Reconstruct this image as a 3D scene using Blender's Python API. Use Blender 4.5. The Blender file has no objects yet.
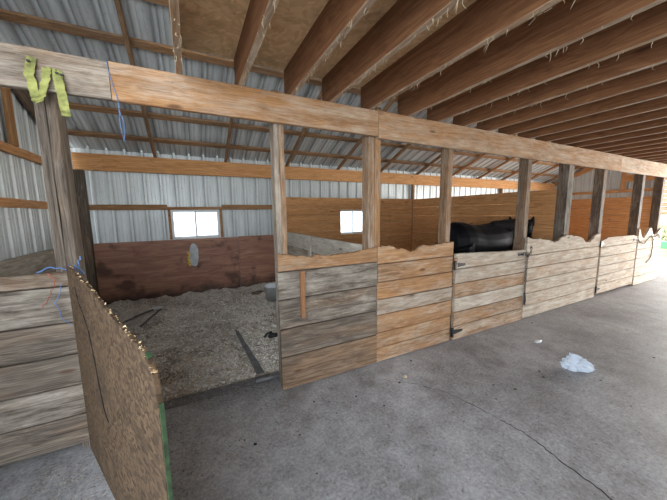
import bpy, bmesh, math, random
from mathutils import Vector, Matrix, noise
random.seed(7)
C = bpy.context.scene
COL = C.collection

# ------------------------------------------------------------------ camera
FPX, PIT, ROL, YAW = 280.99, 0.128714, -0.0132135, 0.4665
cp, sp = math.cos(PIT), math.sin(PIT)
w = Vector((math.sin(YAW)*cp, math.cos(YAW)*cp, -sp))
r0 = Vector((math.cos(YAW), -math.sin(YAW), 0)); u0 = r0.cross(w)
r = math.cos(ROL)*r0 + math.sin(ROL)*u0; u = -math.sin(ROL)*r0 + math.cos(ROL)*u0
cam_d = bpy.data.cameras.new('camera'); cam = bpy.data.objects.new('camera', cam_d); COL.objects.link(cam)
cam_d.sensor_width = 36; cam_d.lens = FPX/667*36; cam_d.clip_start = .02
cam.matrix_world = Matrix(((r.x, u.x, -w.x, 0), (r.y, u.y, -w.y, -2.226), (r.z, u.z, -w.z, 1.5), (0, 0, 0, 1)))
C.camera = cam

# ------------------------------------------------------------------ world, sun, daylight through the openings, added fill for the bedding
wd = bpy.data.worlds.new('world'); C.world = wd; wd.use_nodes = True
bg = wd.node_tree.nodes['Background']; bg.inputs[0].default_value = (.80, .90, 1.0, 1); bg.inputs[1].default_value = 3.4
sun_d = bpy.data.lights.new('sun', 'SUN'); sun_d.energy = 7; sun_d.angle = .02; sun_d.color = (1, .95, .86)
sun = bpy.data.objects.new('sun', sun_d); COL.objects.link(sun); sun.rotation_euler = Vector((-.46, .10, -.88)).to_track_quat('-Z', 'Y').to_euler()

def area(name, loc, target, sx, sy, e, col):
    d = bpy.data.lights.new(name, 'AREA'); d.shape = 'RECTANGLE'; d.size = sx; d.size_y = sy; d.energy = e; d.color = col
    o = bpy.data.objects.new(name, d); COL.objects.link(o); o.location = loc
    o.rotation_euler = (Vector(target)-Vector(loc)).to_track_quat('-Z', 'Y').to_euler()
    return o
area('daylight_end_door', (12.6, -2.6, 1.5), (6, -1.6, .7), 5.2, 2.6, 820, (1, .97, .92))
area('daylight_left_door', (-3.2, -3.6, 3.1), (.8, 1.2, 1.8), 3.0, 2.2, 60, (.86, .93, 1))
area('bedding_fill', (-1.0, -6.3, 2.3), (.3, 1.6, .3), 2.2, 2.0, 100, (.86, .93, 1))  # added fill lamp behind the camera, brightens the stall bedding

vs = C.view_settings; vs.view_transform = 'Standard'; vs.look = 'None'; vs.gamma = 1; vs.use_curve_mapping = False
vs.exposure = 0.45

# ------------------------------------------------------------------ material helpers
def new_mat(name, rough=.8, metal=0.0):
    m = bpy.data.materials.new(name); m.use_nodes = True
    t = m.node_tree; b = t.nodes['Principled BSDF']
    b.inputs['Roughness'].default_value = rough; b.inputs['Metallic'].default_value = metal
    return m, t, b
def nd(t, typ, ins=None, **kw):
    n = t.nodes.new(typ)
    for k, v in kw.items(): setattr(n, k, v)
    for k, v in (ins or {}).items():
        s = n.inputs[k]
        if isinstance(v, bpy.types.NodeSocket): t.links.new(v, s)
        else: s.default_value = v
    return n
def math_(t, op, a, b=0.0, c=None):
    n = nd(t, 'ShaderNodeMath', {0: a, 1: b}, operation=op); n.use_clamp = False
    if c is not None: n.inputs[2].default_value = c
    return n.outputs[0]
def ramp(t, fac, stops):
    n = nd(t, 'ShaderNodeValToRGB', {0: fac}); e = n.color_ramp.elements
    while len(e) < len(stops): e.new(.5)
    for i, (p, c) in enumerate(stops):
        e[i].position = p; e[i].color = (*c, 1) if len(c) == 3 else c
    return n.outputs[0]
def mix(t, fac, a, b, mode='MIX'):
    n = nd(t, 'ShaderNodeMix', data_type='RGBA', blend_type=mode)
    for k, v in ((0, fac), (6, a), (7, b)):
        if isinstance(v, bpy.types.NodeSocket): t.links.new(v, n.inputs[k])
        else: n.inputs[k].default_value = v if k == 0 else ((*v, 1) if len(v) == 3 else v)
    return n.outputs[2]
def bump(t, b, h, strength=.4, dist=.01):
    n = nd(t, 'ShaderNodeBump', {'Height': h, 'Strength': strength, 'Distance': dist}); t.links.new(n.outputs[0], b.inputs['Normal'])
def objco(t, scale=(1, 1, 1), rand=True, attr=False):
    co = nd(t, 'ShaderNodeTexCoord').outputs['Object']
    if rand:
        oi = nd(t, 'ShaderNodeObjectInfo').outputs['Random']
        s = math_(t, 'MULTIPLY', oi, 53.0)
        if attr:
            at = nd(t, 'ShaderNodeAttribute', attribute_name='tone'); se = nd(t, 'ShaderNodeSeparateColor', {0: at.outputs['Color']})
            s = math_(t, 'ADD', s, math_(t, 'MULTIPLY', se.outputs[0], 41.0))
        co = nd(t, 'ShaderNodeVectorMath', {0: co, 1: s}, operation='ADD').outputs[0]
    return co
def scl(t, co, s): return nd(t, 'ShaderNodeVectorMath', {0: co, 1: s}, operation='MULTIPLY').outputs[0]
def nz(t, co, s=1.0, d=5.0, r=.6, dist=0.0):
    return nd(t, 'ShaderNodeTexNoise', {'Vector': co, 'Scale': s, 'Detail': d, 'Roughness': r, 'Distortion': dist}).outputs[0]

def wood_mat(name='weathered_wood', fr=((.21, .098, .040), (.36, .185, .080), (.50, .29, .14))):
    m, t, b = new_mat(name, .82)
    at = nd(t, 'ShaderNodeAttribute', attribute_name='tone'); se = nd(t, 'ShaderNodeSeparateColor', {0: at.outputs['Color']})
    co = objco(t, attr=True)
    warp = nz(t, scl(t, co, (.9, 3, 3)), 1, 2)
    gco = nd(t, 'ShaderNodeVectorMath', {0: scl(t, co, (1.1, 38, 38)), 1: math_(t, 'MULTIPLY', warp, 9.0)}, operation='ADD').outputs[0]
    grain = nz(t, gco, 1, 5, .65, .5)
    fine = nz(t, scl(t, co, (6, 160, 160)), 1, 3, .6)
    broad = nz(t, scl(t, co, (1.4, 5, 5)), 1, 4, .6)
    gg = math_(t, 'ADD', math_(t, 'MULTIPLY', grain, .6), math_(t, 'MULTIPLY', fine, .4))
    fresh = ramp(t, gg, [(.32, fr[0]), (.5, fr[1]), (.66, fr[2])])
    grey = ramp(t, gg, [(.34, (.035, .027, .021)), (.5, (.118, .094, .074)), (.66, (.23, .19, .15))])
    white = ramp(t, gg, [(.32, (.30, .25, .19)), (.5, (.52, .465, .385)), (.66, (.68, .635, .56))])
    gf = math_(t, 'ADD', se.outputs[1], math_(t, 'MULTIPLY', math_(t, 'SUBTRACT', broad, .5), 1.1)); gf = nd(t, 'ShaderNodeClamp', {0: gf}).outputs[0]
    gf = math_(t, 'MULTIPLY', gf, math_(t, 'GREATER_THAN', se.outputs[1], .02))
    c = mix(t, gf, fresh, grey)
    b2 = nz(t, scl(t, co, (3, 12, 12)), 1, 6, .7)
    wf = math_(t, 'MULTIPLY_ADD', math_(t, 'SUBTRACT', b2, .5), 1.7); t.links.new(se.outputs[2], t.nodes[-1].inputs[2])
    wf = nd(t, 'ShaderNodeClamp', {0: wf}).outputs[0]
    wf = math_(t, 'MULTIPLY', wf, math_(t, 'GREATER_THAN', se.outputs[2], .02))
    c = mix(t, wf, c, white)
    # knots
    kv = nd(t, 'ShaderNodeTexVoronoi', {'Vector': scl(t, co, (1.7, 5.5, 5.5)), 'Scale': 1.0})
    kf = ramp(t, kv.outputs['Distance'], [(.04, (1, 1, 1)), (.10, (0, 0, 0))])
    c = mix(t, math_(t, 'MULTIPLY', kf, .75), c, (.07, .03, .015))
    # grime blotches
    gr = ramp(t, nz(t, scl(t, co, (2.2, 6, 6)), 1.3, 6, .75), [(.56, (0, 0, 0)), (.72, (1, 1, 1))])
    c = mix(t, math_(t, 'MULTIPLY', gr, .45), c, (.06, .045, .035))
    t.links.new(c, b.inputs['Base Color']); bump(t, b, gg, .5, .004)
    b.inputs['Specular IOR Level'].default_value = .25
    return m
def steel_mat(name, base, dark, axis='x', ribd=.55):
    m, t, b = new_mat(name, .42, .2)
    co = objco(t, rand=False)
    st = nz(t, scl(t, co, (9, 1.2, 1.2)), 1, 5, .7)
    sp_ = nz(t, co, 26, 4, .7)
    big = nz(t, co, 1.1, 4, .6)
    f = ramp(t, st, [(.38, (0, 0, 0)), (.7, (1, 1, 1))])
    c = mix(t, math_(t, 'MULTIPLY', f, .65), base, dark)
    f2 = ramp(t, sp_, [(.62, (0, 0, 0)), (.70, (1, 1, 1))])
    c = mix(t, math_(t, 'MULTIPLY', f2, .6), c, (.10, .08, .06))
    c = mix(t, math_(t, 'MULTIPLY', big, .35), c, dark)
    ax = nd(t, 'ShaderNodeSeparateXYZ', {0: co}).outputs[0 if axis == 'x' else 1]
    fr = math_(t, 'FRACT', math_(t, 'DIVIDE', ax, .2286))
    rib = ramp(t, fr, [(0, (.55, .55, .55)), (.08, (1, 1, 1)), (.15, (0, 0, 0)), (.26, (0, 0, 0)), (.33, (1, 1, 1)), (.42, (.35, .35, .35)), (.52, (.0, .0, .0)), (.60, (.45, .45, .45)), (.68, (.1, .1, .1)), (.8, (.0, .0, .0)), (1, (.55, .55, .55))])  # rib stripes in colour: dirt lines, plus painted light and shade on the roof
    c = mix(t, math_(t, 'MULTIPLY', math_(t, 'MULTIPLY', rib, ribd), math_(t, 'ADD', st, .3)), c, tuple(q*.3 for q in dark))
    t.links.new(c, b.inputs['Base Color'])
    t.links.new(math_(t, 'ADD', math_(t, 'MULTIPLY', big, .4), .25), b.inputs['Roughness'])
    return m
def osb_mat(name, a, bcol, dark, sc=26):
    m, t, b = new_mat(name, .8)
    co = objco(t)
    w1 = nd(t, 'ShaderNodeTexVoronoi', {'Vector': scl(t, co, (1, 1, 1)), 'Scale': 9.0}).outputs['Color']
    rot = nd(t, 'ShaderNodeVectorRotate', {'Vector': co, 'Angle': math_(t, 'MULTIPLY', nd(t, 'ShaderNodeSeparateColor', {0: w1}).outputs[0], 3.1)}, rotation_type='EULER_XYZ' if False else 'AXIS_ANGLE').outputs[0]
    v = nd(t, 'ShaderNodeTexVoronoi', {'Vector': scl(t, rot, (1, 3.2, 3.2)), 'Scale': float(sc)})
    cc = nd(t, 'ShaderNodeSeparateColor', {0: v.outputs['Color']}).outputs[0]
    c = mix(t, cc, a, bcol)
    s = ramp(t, nz(t, co, 2.4, 6, .7, .4), [(.50, (0, 0, 0)), (.72, (1, 1, 1))])
    c = mix(t, math_(t, 'MULTIPLY', s, .7), c, dark)
    t.links.new(c, b.inputs['Base Color']); bump(t, b, cc, .3, .002)
    b.inputs['Specular IOR Level'].default_value = .2
    return m
def ply_mat():
    m, t, b = new_mat('stained_plywood', .6)
    co = objco(t)
    g = nz(t, scl(t, co, (1.2, 9, 9)), 1.5, 5, .6, 1.2)
    c = ramp(t, g, [(.3, (.19, .085, .055)), (.5, (.30, .14, .09)), (.7, (.42, .22, .14))])
    bl = ramp(t, nz(t, co, 3.2, 3, .5), [(.56, (0, 0, 0)), (.66, (1, 1, 1))])
    c = mix(t, math_(t, 'MULTIPLY', bl, .7), c, (.045, .018, .014))
    z = nd(t, 'ShaderNodeSeparateXYZ', {0: nd(t, 'ShaderNodeTexCoord').outputs['Object']}).outputs[2]
    mud = ramp(t, math_(t, 'ADD', z, math_(t, 'MULTIPLY', nz(t, co, 3, 4), .35)), [(.33, (1, 1, 1)), (.50, (0, 0, 0))])
    c = mix(t, math_(t, 'MULTIPLY', mud, .8), c, (.028, .016, .012))
    t.links.new(c, b.inputs['Base Color']); bump(t, b, g, .2, .003)
    return m
def concrete_mat():
    m, t, b = new_mat('barn_concrete', .62)
    co = nd(t, 'ShaderNodeTexCoord').outputs['Object']
    big = nz(t, co, .9, 6, .65); mid = nz(t, co, 6, 8, .8); fine = nz(t, co, 48, 4, .8)
    g = math_(t, 'ADD', math_(t, 'MULTIPLY', big, .35), math_(t, 'ADD', math_(t, 'MULTIPLY', mid, .35), math_(t, 'MULTIPLY', fine, .3)))
    c = ramp(t, g, [(.40, (.115, .11, .11)), (.5, (.25, .245, .25)), (.60, (.39, .388, .40))])
    xyz = nd(t, 'ShaderNodeSeparateXYZ', {0: co})
    st = nz(t, scl(t, co, (18, 2, 1)), 1, 4, .6)
    c = mix(t, math_(t, 'MULTIPLY', ramp(t, st, [(.5, (0, 0, 0)), (.75, (1, 1, 1))]), .25), c, (.36, .36, .38))
    spk = ramp(t, nz(t, co, 22, 3, .6), [(.64, (0, 0, 0)), (.69, (1, 1, 1))])
    c = mix(t, math_(t, 'MULTIPLY', spk, .6), c, (.07, .06, .055))
    pat = ramp(t, nz(t, co, 2.1, 4, .6), [(.55, (0, 0, 0)), (.7, (1, 1, 1))])
    c = mix(t, math_(t, 'MULTIPLY', pat, .45), c, (.10, .085, .075))
    t.links.new(c, b.inputs['Base Color']); bump(t, b, g, .5, .01)
    t.links.new(math_(t, 'ADD', math_(t, 'MULTIPLY', mid, .5), .30), b.inputs['Roughness'])
    return m
def plain(name, col, rough=.7, metal=0.0, nscale=8, var=.35, bmp=.1):
    m, t, b = new_mat(name, rough, metal)
    n = nz(t, objco(t), nscale, 5, .65)
    d = tuple(x*(1-var) for x in col); l = tuple(min(1, x*(1+var*.6)) for x in col)
    t.links.new(ramp(t, n, [(.35, d), (.65, l)]), b.inputs['Base Color'])
    if bmp: bump(t, b, n, bmp, .005)
    return m
def flake_mat():
    m, t, b = new_mat('wood_shavings', .85)
    at = nd(t, 'ShaderNodeAttribute', attribute_name='tone')
    t.links.new(at.outputs['Color'], b.inputs['Base Color']); b.inputs['Specular IOR Level'].default_value = .15
    return m
def glass_mat():
    m, t, b = new_mat('window_glass', .03)
    tr = nd(t, 'ShaderNodeBsdfTransparent', {0: (.93, .96, .97, 1)}); gl = nd(t, 'ShaderNodeBsdfGlossy', {'Roughness': .03})
    mx = nd(t, 'ShaderNodeMixShader', {0: .06, 1: tr.outputs[0], 2: gl.outputs[0]}); t.links.new(mx.outputs[0], t.nodes['Material Output'].inputs[0])
    return m
def bedding_mat():
    m, t, b = new_mat('trodden_bedding', .9)
    co = objco(t, rand=False)
    a = nz(t, co, 2.0, 6, .7); f = nz(t, co, 55, 4, .75); v = nd(t, 'ShaderNodeTexVoronoi', {'Vector': co, 'Scale': 70.0})
    g = math_(t, 'ADD', math_(t, 'MULTIPLY', a, .55), math_(t, 'MULTIPLY', f, .45))
    c = ramp(t, g, [(.36, (.15, .13, .12)), (.46, (.42, .38, .34)), (.60, (.76, .70, .62))])
    cc = nd(t, 'ShaderNodeSeparateColor', {0: v.outputs['Color']}).outputs[0]
    c = mix(t, ramp(t, cc, [(.6, (0, 0, 0)), (.8, (1, 1, 1))]), c, (.42, .37, .30))
    t.links.new(c, b.inputs['Base Color']); bump(t, b, g, .8, .02)
    return m
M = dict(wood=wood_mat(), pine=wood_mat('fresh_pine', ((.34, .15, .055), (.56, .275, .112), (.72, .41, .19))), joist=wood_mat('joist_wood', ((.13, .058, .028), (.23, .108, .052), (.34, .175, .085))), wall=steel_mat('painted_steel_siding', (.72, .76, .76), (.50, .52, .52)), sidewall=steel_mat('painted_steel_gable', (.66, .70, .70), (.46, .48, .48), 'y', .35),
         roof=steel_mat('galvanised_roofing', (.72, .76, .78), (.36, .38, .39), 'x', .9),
         osb=osb_mat('osb_gate_board', (.045, .028, .017), (.125, .080, .046), (.022, .014, .009), 20),
         deck=osb_mat('loft_sheathing', (.70, .45, .23), (.88, .62, .35), (.24, .11, .05), 14),
         ply=ply_mat(), conc=concrete_mat(), flake=flake_mat(), glass=glass_mat(), bed=bedding_mat(),
         crack=plain('crack_dirt', (.03, .027, .025)), mat=plain('stall_rubber', (.14, .138, .142), .7, 0, 12, .4, .3),
         black=plain('black_iron', (.02, .02, .022), .5, .3), strap=plain('yellow_webbing', (.30, .31, .095), .85, 0, 14, .55, .3),
         blue=plain('blue_twine', (.10, .20, .42), .7), red=plain('red_twine', (.35, .08, .06), .7), rope=plain('brown_rope', (.12, .08, .06), .9),
         green=plain('green_paint', (.028, .06, .022), .6, 0, 20, .7), vinyl=plain('white_vinyl', (.72, .74, .76), .4, 0, 6, .1, 0),
         foam=plain('yellow_foam', (.70, .48, .10), .9, 0, 30, .4, .5), patch=plain('grey_patch', (.50, .53, .55), .7, 0, 9, .3),
         horse=plain('black_horse_coat', (.006, .006, .008), .5, 0, 5, .5, .05), hair=plain('black_horse_hair', (.01, .009, .009), .6),
         bucket=plain('white_plastic', (.68, .72, .76), .35, 0, 5, .12, 0), grass=plain('dry_grass', (.36, .33, .14), .9, 0, 3, .5),
         gravel=plain('pale_gravel', (.62, .60, .56), .9, 0, 30, .3), leaf=plain('hedge_leaf', (.06, .16, .05), .7, 0, 9, .6),
         band=plain('green_enamel', (.16, .55, .30), .5, 0, 3, .2, 0))
m, t, b = new_mat('clear_bag_plastic', .22); b.inputs['Base Color'].default_value = (.62, .68, .76, 1); b.inputs['Transmission Weight'].default_value = .2
b.inputs['IOR'].default_value = 1.2; M['bag'] = m
M['crack'].node_tree.nodes['Principled BSDF'].inputs['Specular IOR Level'].default_value = 0
M['horse'].node_tree.nodes['Principled BSDF'].inputs['Specular IOR Level'].default_value = .12

# ------------------------------------------------------------------ mesh helpers
class MB:
    def __init__(s): s.v = []; s.f = []; s.t = []; s.m = []
    def add(s, vs, fs, tone=(0, 0, 0), mi=0):
        o = len(s.v); s.v += [tuple(p) for p in vs]
        for f in fs: s.f.append(tuple(i+o for i in f)); s.t.append(tone); s.m.append(mi)
    def box(s, x0, x1, y0, y1, z0, z1, tone=(0, 0, 0), mi=0):
        s.add([(x, y, z) for x in (x0, x1) for y in (y0, y1) for z in (z0, z1)],
              [(0, 1, 3, 2), (4, 6, 7, 5), (0, 4, 5, 1), (2, 3, 7, 6), (0, 2, 6, 4), (1, 5, 7, 3)], tone, mi)
    def board(s, x0, x1, y0, y1, z0, z1, tone=(0, 0, 0), seg=None, ch=.004, jit=.0018, top=None, bot=None, bow=0.0):
        """plank along local x, chamfered and slightly uneven; top/bot: functions of x replacing z1/z0"""
        L = x1-x0; n = seg or max(1, int(L/.18)); vs = []; rnd = random.Random(hash((round(x0, 3), round(z0, 3), round(y0, 3), tone)))
        ph = rnd.random()*6
        for i in range(n+1):
            x = x0+L*i/n; a, bb = (bot(x) if bot else z0), (top(x) if top else z1)
            dy = bow*math.sin(math.pi*i/n); j = lambda: rnd.uniform(-jit, jit)
            a += j(); bb += j(); c = ch
            vs += [(x, y0+dy, a+c), (x, y0+c+dy, a), (x, y1-c+dy, a), (x, y1+dy, a+c), (x, y1+dy, bb-c), (x, y1-c+dy, bb), (x, y0+c+dy, bb), (x, y0+dy, bb-c)]
        fs = []
        for i in range(n):
            for k in range(8):
                a = i*8+k; b2 = i*8+(k+1) % 8; fs.append((a, b2, b2+8, a+8))
        fs.append(tuple(range(7, -1, -1))); fs.append(tuple(n*8+k for k in range(8)))
        s.add(vs, fs, tone)
    def tube(s, pts, rad, n=8, tone=(0, 0, 0), mi=0, closed=False):
        pts = [Vector(p) for p in pts]; vs = []; N = len(pts)
        rads = rad if isinstance(rad, (list, tuple)) else [rad]*N
        up = Vector((0, 0, 1)); prev = None
        for i, p in enumerate(pts):
            d = (pts[min(i+1, N-1)]-pts[max(i-1, 0)]).normalized()
            if prev is None:
                a = d.orthogonal().normalized()
            else: a = (prev-d*prev.dot(d)).normalized()
            prev = a; b2 = d.cross(a)
            for k in range(n):
                th = 2*math.pi*k/n; vs.append(p+(a*math.cos(th)+b2*math.sin(th))*rads[i])
        fs = [(i*n+k, i*n+(k+1) % n, (i+1)*n+(k+1) % n, (i+1)*n+k) for i in range(N-1) for k in range(n)]
        fs += [tuple(range(n-1, -1, -1)), tuple((N-1)*n+k for k in range(n))]
        s.add(vs, fs, tone, mi)
    def build(s, name, mats, parent=None, smooth=False, loc=(0, 0, 0), rot=(0, 0, 0)):
        me = bpy.data.meshes.new(name); me.from_pydata(s.v, [], s.f); me.update()
        mats = mats if isinstance(mats, (list, tuple)) else [mats]
        for mm in mats: me.materials.append(mm)
        at = me.color_attributes.new('tone', 'FLOAT_COLOR', 'CORNER')
        for p in me.polygons:
            c = s.t[p.index]; p.material_index = s.m[p.index]; p.use_smooth = smooth
            for li in p.loop_indices: at.data[li].color = (*c, 1)
        o = bpy.data.objects.new(name, me); COL.objects.link(o)
        if parent is not None: o.parent = parent
        o.location = loc; o.rotation_euler = rot
        return o
def tag(o, label=None, cat=None, group=None, kind=None):
    if label: o['label'] = label
    if cat: o['category'] = cat
    if group: o['group'] = group
    if kind: o['kind'] = kind
    return o
def empty(name, loc=(0, 0, 0), rz=0, label=None, cat=None, group=None):
    o = bpy.data.objects.new(name, None); COL.objects.link(o); o.location = loc; o.rotation_euler = (0, 0, rz); o.empty_display_size = .1
    return tag(o, label, cat, group)
def struct(o): o['kind'] = 'structure'; return o
ORD = ['first', 'second', 'third', 'fourth', 'fifth', 'sixth', 'seventh', 'eighth', 'ninth', 'tenth', 'eleventh', 'twelfth', 'thirteenth', 'fourteenth',
       'fifteenth', 'sixteenth', 'seventeenth', 'eighteenth', 'nineteenth', 'twentieth', 'twenty-first', 'twenty-second', 'twenty-third', 'twenty-fourth',
       'twenty-fifth', 'twenty-sixth', 'twenty-seventh', 'twenty-eighth', 'twenty-ninth', 'thirtieth', 'thirty-first']
UP = (0, -math.pi/2, 0)          # local x -> world z
INTO = (0, 0, math.pi/2)         # local x -> world y, local y -> world -x
def interp(pts, jag=0.0, seed=0):
    def f(x):
        if x <= pts[0][0]: z = pts[0][1]
        elif x >= pts[-1][0]: z = pts[-1][1]
        else:
            for (xa, za), (xb, zb) in zip(pts, pts[1:]):
                if xa <= x <= xb: z = za+(zb-za)*(x-xa)/(xb-xa+1e-9); break
        return z+jag*(noise.noise((x*17+seed, seed, 0))+.6*noise.noise((x*45, seed, 3)))
    return f
rs = random.Random(11)
def T(g=0.0, wh=0.0): return (rs.random(), g, wh)

# ------------------------------------------------------------------ floor and ground
def cells(name, xs, ys, z, mat, skip=None):
    b = MB()
    for i in range(len(xs)-1):
        for j in range(len(ys)-1):
            if skip and skip(i, j): continue
            o = [(xs[i], ys[j], z), (xs[i+1], ys[j], z), (xs[i+1], ys[j+1], z), (xs[i], ys[j+1], z)]
            b.add(o, [(0, 1, 2, 3)])
    return b.build(name, mat)
b = MB(); b.box(-4.5, 13.2, -8.5, 3.55, -.12, 0); fl = struct(b.build('floor', M['conc']))
b = MB()
cr = [(1.42, -.28), (1.66, -.47), (1.80, -.66), (1.86, -.86), (1.905, -1.10), (1.93, -1.25), (1.92, -1.36), (1.89, -1.50), (1.875, -1.68), (1.80, -1.95)]
def crack(b, pts, w0, w1):
    P = []
    for i in range(len(pts)-1):
        for k in range(7):
            f = k/7; x = pts[i][0]*(1-f)+pts[i+1][0]*f; y = pts[i][1]*(1-f)+pts[i+1][1]*f
            P.append((x+rs.uniform(-.006, .006), y+rs.uniform(-.006, .006)))
    P.append(pts[-1]); n = len(P); vs = []
    for i, (x, y) in enumerate(P):
        ww = (w0+(w1-w0)*i/n)*rs.uniform(.4, 1.3)
        vs += [(x-ww, y, .0008), (x+ww, y+ww*.3, .0008)]
    b.add(vs, [(2*i, 2*i+1, 2*i+3, 2*i+2) for i in range(n-1)])
crack(b, cr, .0018, .005); crack(b, [(1.93, -1.30), (2.05, -1.28), (2.22, -1.19), (2.5, -1.18), (2.9, -1.1)], .002, .0008)
struct(b.build('floor_crack', M['crack'], fl))
# ground outside
b = MB(); b.box(-40, 60, -60, 60, -.30, -.13); struct(b.build('ground', M['gravel']))
b = MB(); b.box(13.2, 45, -14, 7, -.135, -.03); struct(b.build('ground_grass', M['grass']))

# ------------------------------------------------------------------ corrugated siding and roofing
def sheet(b, u0, u1, v0, v1, pos, pitch=.2286, h=.019):
    """ribbed sheet in (u, v); pos(u, v, d) -> point"""
    us = []; k = math.floor(u0/pitch)-1
    prof = [(0, 0), (.022, 0), (.038, h), (.058, h), (.074, 0), (.125, 0), (.130, .004), (.138, .004), (.143, 0), (.178, 0), (.183, .004), (.191, .004), (.196, 0)]
    P = []
    while k*pitch < u1+pitch:
        for du, d in prof: P.append((k*pitch+du, d))
        k += 1
    def dat(uu):
        for (a, da), (c, dc) in zip(P, P[1:]):
            if a <= uu <= c: return da+(dc-da)*(uu-a)/(c-a+1e-9)
        return 0
    Q = [(u0, dat(u0))]+[p for p in P if u0+1e-4 < p[0] < u1-1e-4]+[(u1, dat(u1))]
    vs = []
    for uu, d in Q:
        va = v0(uu) if callable(v0) else v0; vb = v1(uu) if callable(v1) else v1
        vs += [pos(uu, va, d), pos(uu, vb, d)]
    b.add(vs, [(2*i, 2*i+1, 2*i+3, 2*i+2) for i in range(len(Q)-1)])
def solid(o, th=.002):
    md = o.modifiers.new('thickness', 'SOLIDIFY'); md.thickness = th; md.offset = 0; return o
W1 = (-.30, .48, 1.095, 1.60); W2 = (2.98, 3.72, 1.035, 1.585)
b = MB(); P = lambda uu, v, d: (uu, 3.42-d, v)
EX = 11.72
for a in [(-1.62, W1[0], 0, 2.55), (W1[0], W1[1], 0, W1[2]), (W1[0], W1[1], W1[3], 2.55), (W1[1], W2[0], 0, 2.55), (W2[0], W2[1], 0, W2[2]), (W2[0], W2[1], W2[3], 2.55), (W2[1], EX, 0, 2.55)]:
    sheet(b, *a, P)
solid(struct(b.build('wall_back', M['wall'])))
roofz = lambda y: 2.415+.42*(3.4-y)          # underside of the rafters
# left gable: solid beside the stall, open towards the aisle's end
b = MB(); P = lambda uu, v, d: (-1.59+d, uu, v)
sheet(b, -1.0, 3.22, 0, lambda y: roofz(y)+.06, P)
solid(struct(b.build('wall_left', M['sidewall'])))
b = MB(); P = lambda uu, v, d: (EX+.01-d, uu, v)
sheet(b, .78, 3.42, 0, lambda y: roofz(y)+.12, P); sheet(b, -2.4, .78, 2.6, lambda y: roofz(y)+.12, P)
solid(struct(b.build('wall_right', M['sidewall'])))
SL = math.sqrt(1+.42**2)
b = MB(); P = lambda uu, v, d: (uu, v, roofz(v)+.113+d*1.3+.005)
sheet(b, -1.72, EX+.3, -2.5, 3.62, P)
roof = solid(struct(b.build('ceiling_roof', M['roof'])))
b = MB(); P = lambda uu, v, d: (uu, v, roofz(-5.0-v)+.113+d*1.3+.005)
sheet(b, -1.72, EX+.3, -8.6, -2.5, P)
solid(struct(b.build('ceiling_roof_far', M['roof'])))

# unseen far side of the aisle, wall added to dim the far joists
b = MB(); P = lambda uu, v, d: (uu, -6.3+d, v)
sheet(b, .2, EX, 0, roofz(-5.0+6.3)+.1, P)
solid(struct(b.build('wall_front', M['wall'])))
# loft deck: OSB sheets over the joists
b = MB()
x = -.02
while x < 11.6:
    b.box(x, min(x+1.215, 11.65), -.93, .105, 2.642, 2.656); b.box(x, min(x+1.215, 11.65), -3.38, -.936, 2.642, 2.656); b.box(x, min(x+1.215, 11.65), -6.2, -3.386, 2.642, 2.656)
    x += 1.22
struct(b.build('ceiling_loft', M['deck']))

# ------------------------------------------------------------------ roof frame
def stick(name, length, wy, hz, tone, loc, rot, label, cat, group=None, kind=None, mat='wood', **kw):
    b = MB(); b.board(0, length, -wy/2, wy/2, 0, hz, tone, **kw)
    return tag(b.build(name, M[mat], None, False, loc, rot), label, cat, group, kind)
ang = math.atan(.42)
RX = [-.45, .64, 1.79, 2.95, 4.07, 5.22, 6.42, 7.57, 8.68, 9.9, 11.05]
for i, x in enumerate(RX):
    stick('rafter', 6.25*1.0, .04, .062, T(.45 if i < 6 else .12), (x, 3.42, roofz(3.42)), (0, 0, 0), f'sloping roof rafter, {ORD[i]} from the left above the back wall', 'rafter')
    o = bpy.context.scene.objects[-1]
    d = Vector((0, -1, .42)).normalized(); rr = Matrix(((0, 1, 0), (d.y, 0, -d.z), (d.z, 0, d.y))).to_4x4()
    # local x -> d, local y -> world x, local z -> up-normal
    n = Vector((0, .42, 1)).normalized()
    R = Matrix(((d.x, 1, n.x), (d.y, 0, n.y), (d.z, 0, n.z))).to_4x4()
    o.matrix_world = Matrix.Translation((x, 3.42, roofz(3.42))) @ R
for i, y in enumerate([3.03, 2.53, 2.03, 1.53, 1.05, .55, .05, -.42, -.92, -1.42, -1.92]):
    o = stick('purlin', EX+1.39, .09, .034, T(.4), (-1.51, y, roofz(y)+.076), (-ang, 0, 0), f'horizontal roof purlin under the metal sheets, {ORD[i]} up from the back wall', 'purlin')
# header and girts on the back wall
b = MB(); b.board(-1.5, 5.0, 3.33, 3.37, 2.2, 2.45, T(.0)); b.board(5.0, EX-.05, 3.33, 3.37, 2.2, 2.45, T(.0))
tag(b.build('header_beam', M['pine']), 'orange-brown header plank running along the top of the back wall', 'beam')
def girt(x0, x1, z, label):
    b = MB(); b.board(x0, x1, 3.34, 3.375, z, z+.088, T(.25)); tag(b.build('wall_girt', M['wood']), label, 'girt')
girt(-1.45, W1[0]-.04, 1.60, 'thin wall girt left of the larger window on the back wall')
girt(W1[1]+.04, 1.5, 1.60, 'thin wall girt right of the larger window on the back wall')
# studs in the back wall
for x, lab in ((1.62, 'wooden stud on the back wall above the low partition'), (5.12, 'wooden stud on the back wall above the tall corner boards'), (6.4, 'wooden stud on the back wall right of the tall corner boards'), (8.7, 'far wooden stud on the back wall near the right gable')):
    b = MB(); b.board(0, 2.2, -.04, .04, 0, .05, T(.3)); tag(b.build('wall_stud', M['wood'], None, False, (x, 3.36, 0), UP), lab, 'stud')
# corner post
b = MB(); b.board(0, 2.19, -.06, .06, -.065, .065, (.3, .97, 0)); tag(b.build('corner_post', M['wood'], None, False, (-1.435, 3.27, 0), (0, -math.pi/2, 0)), 'dark weathered post in the back left corner of the empty stall', 'post')
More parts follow.
